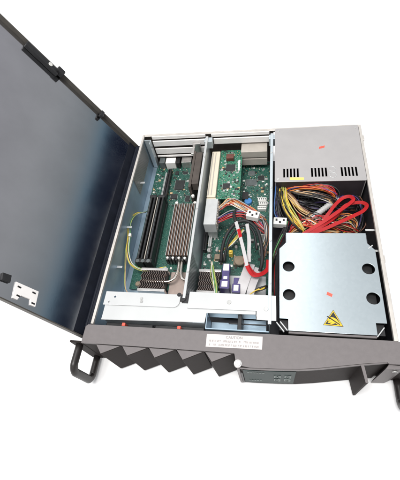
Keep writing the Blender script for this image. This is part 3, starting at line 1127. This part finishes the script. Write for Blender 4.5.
def loom(name, label, cat, path, colours, r=1.1, spread=4.0, dense=2, group=None):
    base = Vector(min(path, key=lambda p: p[2]))
    t = thing(name, label, cat, base, group)
    for c in colours * dense:
        off = Vector((R.uniform(-spread, spread), R.uniform(-spread, spread), R.uniform(-spread, spread) * 0.6))
        pts = []
        n = len(path) - 1
        for i, p in enumerate(path):
            k = 1.0 if 0 < i < n else 0.55
            pts.append(Vector(p) + off * k + Vector(jit((0, 0, 0), spread * 0.35)))
        b = MB(); b.tube(pts, r * R.uniform(0.7, 0.95), 7, 6)
        b.build('wire', 'w_' + c, t)
    return t


# coloured loom across the middle bay
t = loom('wire_loom', 'orange, red and white wire loom crossing the middle bay from the grey plug', 'wires',
     [(172, 238, -33), px(229, 202, -30), px(240, 206, -28), px(250, 212, -30), px(264, 219, -33)],
     ['tan', 'red', 'orange', 'white', 'black', 'brown', 'tan', 'red', 'white', 'grey'], 1.2, 6)
t = loom('wire_loom', 'dark red and brown wires fanning out below the orange loom in the middle bay', 'wires',
     [(172, 212, -34), px(231, 215, -33), px(244, 215, -32), px(256, 222, -32), px(266, 232, -38)],
     ['red', 'black', 'brown', 'red', 'violet', 'grey', 'red'], 1.15, 6)
# white loom connectors that bridge the second divider
for (u, v, a), lbl in zip(((253, 215, -15), (280, 222, -4)),
                          ('white multi pin plug left of the second divider', 'white multi pin plug right of the second divider')):
    p = Vector(px(u, v, -18))
    t = thing('loom_plug', lbl, 'connector', (p.x, p.y, -26), 'white plugs joining the wire looms')
    rz = Matrix.Rotation(math.radians(a), 3, 'Z')
    b = MB(); b.box(p.x - 11, p.x + 11, p.y - 7, p.y + 7, -26, -14, 1.0, rz)
    b.build('shell', 'white_plastic', t)
    b = MB()
    for q in (-6, 0, 6):
        c = rz @ Vector((q, 1.5 * (1 if q else -2), 0))
        b.box(p.x + c.x - 1.6, p.x + c.x + 1.6, p.y + c.y - 2.2, p.y + c.y + 2.2, -13.95, -13.6)
    b.build('hole', 'black', t)
loom('wire_loom', 'dark loom running through the narrow gap beside the drive cage', 'wires',
     [px(288, 222, -22), px(284, 232, -24), px(279, 242, -26), px(274, 256, -28), px(272, 272, -50), px(273, 300, -70)],
     ['black', 'red', 'black', 'green', 'black', 'brown'], 1.2, 3)
# black cable arch
t = thing('black_cable', 'thick black cable looped in an arch over the middle board', 'cable', (205, 180, -60))
b = MB()
b.tube([px(221, 262, -62), px(222, 250, -50), px(226, 236, -38), px(235, 224, -32), px(246, 221, -30), px(256, 228, -32), px(261, 243, -36), px(262, 262, -45), px(258, 276, -60)], 3.0, 10)
b.build('jacket', 'black_rubber', t)
b = MB()
b.tube([px(224, 262, -64), px(226, 250, -54), px(230, 238, -44), px(238, 228, -38), px(247, 226, -36), px(254, 233, -38), px(257, 250, -46)], 2.2, 10)
b.build('inner_lead', 'black_rubber', t)
# red and white flat cable
t = thing('flat_cable', 'flat red and clear data cable curving over the middle board', 'cable', (235, 140, -60))
path = [px(236, 222, -24), px(240, 236, -22), px(244, 252, -22), px(247, 266, -26), px(253, 275, -32), px(262, 274, -36), px(268, 270, -40)]
b = MB(); b.strip(path, 5.6, 1.2, (-0.3, -0.4, 1), 8); b.build('ribbon', 'red', t)
b = MB(); b.strip([Vector(p) + Vector((0, 0, 1.0)) for p in path[:4]], 5.8, 0.7, (-0.3, -0.4, 1), 8); b.build('clear_sleeve', 'ribbon', t)
b = MB(); b.strip([Vector(px(238.5, 229, -20.3)), Vector(px(240.6, 237, -20.1))], 6.0, 0.5, (-0.3, -0.4, 1), 1); b.build('red_band', 'red', t)
path = [px(247, 224, -30), px(249, 238, -28), px(249, 252, -29), px(249, 262, -34)]
b = MB(); b.strip(path, 6, 1.0, (-0.2, -0.4, 1), 8); b.build('second_strand', 'ribbon', t)
b = MB(); b.tube([px(236, 222, -24), px(234, 214, -28), px(238, 208, -34)], 3, 10); b.build('sleeve_end', 'black_rubber', t)
# red flat cable down at the crossbar
t = thing('flat_cable', 'short red flat cable lying against the front of the second divider', 'cable', (255, 105, -55))
b = MB(); b.strip([px(246, 262, -44), px(251, 271, -42), px(258, 275, -42), px(267, 270, -42), px(268.5, 260, -46)], 7, 1.2, (0, -0.6, 1), 8)
b.build('ribbon', 'red', t)
# yellow and blue little wires
loom('thin_wires', 'thin yellow and pale wires by the capacitors of the middle board', 'wires',
     [px(224, 250, -60), px(231, 244, -54), px(238, 236, -48), px(243, 230, -44)], ['yellow', 'white', 'lime', 'yellow'], 0.9, 3)
t = thing('wire_plug', 'small yellow plug in the middle board beside the black cable arch', 'connector', (197, 165, -76.2))
b = MB(); b.box(193, 200, 161, 168, -76.2, -62, 0.8); b.box(194.5, 198.5, 162.5, 166.5, -62, -59, 0.5); b.build('shell', 'w_yellow', t)
# green-yellow wires at front of the middle bay
loom('thin_wires', 'green and yellow wires rising by the front radiator in the middle bay', 'wires',
     [px(212, 262, -62), px(213, 274, -50), px(215, 286, -46), px(216, 298, -50)], ['lime', 'yellow', 'green', 'white', 'lime'], 1.0, 3)
# violet plugs with white labels
for i, (u0, v0, u1, v1, lbl) in enumerate(((224.5, 264, 220.5, 290, 'tall violet plug with white labels, left of its pair'),
                                           (233, 278, 232, 294, 'short violet plug with a white label, beside the grey ribbon'))):
    a, c = Vector(px(u0 + 3, v0, -46)), Vector(px(u1 + 4, v1, -46))
    t = thing('display_plug', lbl, 'connector', (c.x, c.y, -76), 'violet plugs at the front of the middle bay')
    b = MB(); w = 8.0 if i == 0 else 6.5
    b.box(c.x - w, c.x + w, c.y, c.y + 16, -78, -40, 1.0)
    b.build('shell', 'purple', t)
    b = MB(); b.box(c.x - w * 0.8, c.x + w * 0.8, c.y + 16.2, a.y, -58, -44, 1.0)
    k = b.build('hood', 'purple', t)
    b = MB(); b.box(c.x - w * 0.6, c.x + w * 0.6, c.y + 3, c.y + 13, -39.9, -39.5)
    if i == 0:
        b.box(c.x - w * 0.6, c.x + w * 0.6, a.y - 14, a.y - 1, -43.9, -43.4)
        b.box(c.x - w * 0.4, c.x + w * 0.4, c.y + 19, c.y + 24, -43.9, -43.4)
    b.build('label', 'white_plastic', t)
# grey ribbons
t = thing('ribbon_cable', 'wide grey ribbon cable dropping to the front of the middle bay', 'cable', (225, 95, -70))
b = MB()
b.strip([px(250, 264, -52), px(247, 273, -44), px(243, 284, -42), px(239, 296, -50), px(238, 302, -64)], 17, 1.2, (0, -0.3, 1), 8)
b.build('ribbon', 'ribbon', t)
b = MB()
b.strip([px(258, 268, -56), px(256, 276, -48), px(252, 286, -46), px(250, 296, -52), px(249, 302, -66)], 12, 1.2, (0.1, -0.3, 1), 8)
b.build('second_strand', 'ribbon', t)
b = MB(); b.box(211, 247, 66, 74, -72, -56, 0.8); b.build('plug', 'black', t)
loom('thin_wires', 'black and yellow wires at the front right corner of the middle bay', 'wires',
     [px(250, 294, -52), px(258, 290, -48), px(264, 288, -48), px(268, 286, -54)], ['black', 'yellow', 'black', 'black'], 1.1, 3)
loom('wire_loom', 'brown and grey leads hanging down the left side of the second divider', 'wires',
     [px(259, 214, -34), px(265, 224, -32), px(266, 238, -36), px(263, 250, -42), px(262, 262, -54)],
     ['brown', 'grey', 'black', 'tan', 'white', 'black', 'brown'], 1.15, 4.5, 1)
for v, lbl in ((232, 'upper of two small white sockets beside the second divider'), (247, 'lower of two small white sockets beside the second divider')):
    p = px(263, v, -52)
    t = thing('lead_socket', lbl, 'connector', (p[0], p[1], -76.2))
    b = MB(); b.box(p[0] - 6, p[0] + 6, p[1] - 5, p[1] + 5, -76.2, -54, 0.8); b.build('shell', 'white_plastic', t)
    b = MB(); b.box(p[0] - 4, p[0] + 4, p[1] - 3, p[1] + 3, -53.95, -53.6); b.build('mouth', 'chip_grey', t)
# left bay green-yellow wire
loom('thin_wires', 'yellow and green wires curving down the left bay beside the blue wall', 'wires',
     [px(146, 212, -66), px(136, 214, -50), px(130, 222, -40), px(129, 236, -36), px(127.5, 250, -36), px(131, 263, -44), px(141, 269, -56), px(154, 269, -58), px(166, 267, -60)],
     ['lime', 'yellow', 'green', 'lime', 'white'], 0.95, 2.2, 1)
loom('thin_wires', 'single pale green lead hanging straight down the left bay', 'wires',
     [px(129, 236, -36), px(126, 250, -44), px(125, 270, -52), px(125, 288, -56), px(129, 294, -60)], ['lime', 'tan'], 0.9, 1.5, 1)
t = thing('wire_plug', 'tiny white plug tying the green wires in the left bay', 'connector', (px(130, 235, -36)))
b = MB(); c = Vector(px(130, 235, -33)); b.box(c.x - 2.5, c.x + 2.5, c.y - 3, c.y + 3, -37, -31, 0.8); b.build('shell', 'white_plastic', t)

# --- power supply harness: fans of wires in the gap between supply and drive cage
src = px(281, 186, -16)
loom('power_harness', 'red, orange and brown wires arching right from the power supply', 'wires',
     [(288, 272, -26), px(289, 187, -18), px(302, 186, -14), px(318, 187, -12), px(330, 191, -14), px(335, 197, -22)],
     ['red', 'orange', 'red', 'brown', 'red', 'brown', 'violet', 'orange'], 1.15, 5.75, 3)
loom('power_harness', 'black and tan wires arching right below the red wires from the power supply', 'wires',
     [(288, 272, -32), px(290, 190, -24), px(302, 192, -20), px(318, 195, -18), px(332, 200, -22), px(338, 206, -34)],
     ['black', 'tan', 'black', 'tan', 'white', 'black', 'brown'], 1.10, 5.17, 3)
loom('power_harness', 'yellow and black wires falling forward from the power supply corner', 'wires',
     [(286, 272, -24), px(283, 190, -16), px(284, 200, -18), px(289, 211, -22), px(296, 222, -26), px(303, 231, -34)],
     ['yellow', 'black', 'yellow', 'tan', 'yellow', 'black', 'yellow', 'black', 'lime'], 1.10, 6.32, 3)
loom('power_harness', 'black wires bending down the divider side of the power supply', 'wires',
     [(282, 272, -22), px(279, 188, -16), px(277, 199, -20), px(277, 211, -28), px(281, 220, -36), px(288, 226, -44)],
     ['black', 'violet', 'black', 'black', 'blue', 'black'], 1.19, 4.60, 3)
loom('power_harness', 'tan and white wires running diagonally across the cable well', 'wires',
     [px(284, 190, -22), px(292, 198, -24), px(300, 208, -28), px(309, 214, -32), px(313, 219, -40)],
     ['tan', 'white', 'yellow', 'tan', 'brown'], 1.02, 4.60, 3)
loom('power_harness', 'tangle of red and tan wires lying along the back of the drive cage', 'wires',
     [px(290, 232, -40), px(297, 226, -34), px(306, 222, -30), px(316, 226, -28), px(326, 229, -32), px(338, 232, -40)],
     ['red', 'tan', 'brown', 'red', 'white', 'tan', 'orange', 'black'], 1.06, 8.05, 3)
loom('power_harness', 'brown and yellow wires coiled at the right end of the cable well', 'wires',
     [px(324, 231, -42), px(333, 224, -40), px(343, 218, -38), px(352, 221, -40), px(354, 228, -44), px(345, 232, -46)],
     ['brown', 'yellow', 'red', 'black', 'tan', 'orange'], 1.06, 6.90, 3)
loom('power_harness', 'dark wires deep in the middle of the cable well', 'wires',
     [px(296, 200, -50), px(308, 205, -52), px(322, 207, -54), px(338, 212, -56), px(352, 212, -60)],
     ['black', 'black', 'violet', 'black', 'brown', 'black', 'grey', 'black'], 1.36, 10.35, 3)
loom('power_harness', 'loose red, tan and black wires bulging up under the red data cables', 'wires',
     [px(298, 214, -44), px(308, 221, -34), px(320, 218, -28), px(333, 224, -28), px(345, 226, -32), px(355, 231, -44)],
     ['red', 'black', 'tan', 'black', 'red', 'brown', 'white', 'black', 'red'], 1.0, 10, 2)
loom('power_harness', 'black wires gathered against the right wall of the cable well', 'wires',
     [px(338, 198, -44), px(350, 194, -44), px(359, 199, -44), px(364, 212, -46), px(362, 226, -52), px(356, 234, -58)],
     ['black', 'black', 'brown', 'black', 'violet', 'black'], 1.1, 7, 1)
# clear corrugated sleeve
t = thing('clear_sleeve', 'clear spiral sleeve lying in the cable well under the red cables', 'cable sleeve', px(325, 210, -44))
b = MB()
A, Bv = Vector(px(312, 218, -34)), Vector(px(337, 199, -30))
for k in range(15):
    p = A.lerp(Bv, k / 14)
    b.ring(p, 4.4, 1.2, 14, Bv - A)
b.build('spiral', 'grey_plastic', t)
b = MB(); b.tube([A, A.lerp(Bv, 0.5), Bv], 4.6, 10, 2); b.build('core', 'ribbon', t)

# folded red data cables
t = thing('red_data_cable', 'red flat data cable folded in the left loop behind the drive cage', 'cable', px(330, 218, -40), 'red data cables folded behind the drive cage')
pth = [px(303, 234, -26), px(313, 228, -20), px(326, 220, -14), px(339, 211, -10), px(349, 204, -9), px(353.5, 199.5, -10), px(350, 196.5, -12), px(343, 198, -14),
       px(335, 205, -16), px(329, 213, -20), px(323, 220, -26), px(314, 226, -32)]
b = MB(); b.strip(pth, 5.6, 2.0, (-0.45, -0.65, 0.8), 8); b.build('ribbon', 'red', t)
t = thing('red_data_cable', 'red flat data cable folded in the wide right loop behind the drive cage', 'cable', px(350, 216, -40), 'red data cables folded behind the drive cage')
pth = [px(310, 234, -22), px(324, 229, -17), px(340, 222, -13), px(353, 216, -12), px(363, 211, -12), px(367, 205.5, -13), px(362, 202.5, -15), px(353, 203, -16),
       px(345, 206, -18), px(337, 214, -22), px(330, 221, -28)]
b = MB(); b.strip(pth, 5.6, 2.0, (-0.45, -0.65, 0.8), 8); b.build('ribbon', 'red', t)
t = thing('red_data_cable', 'straight red flat data cable running up to the supply between the two loops', 'cable', px(322, 226, -40), 'red data cables folded behind the drive cage')
b = MB(); b.strip([px(300, 236, -30), px(312, 231, -23), px(324, 225, -19), px(334, 218, -20), px(342, 210, -26)], 5.0, 2.0, (-0.45, -0.65, 0.8), 8); b.build('ribbon', 'red', t)
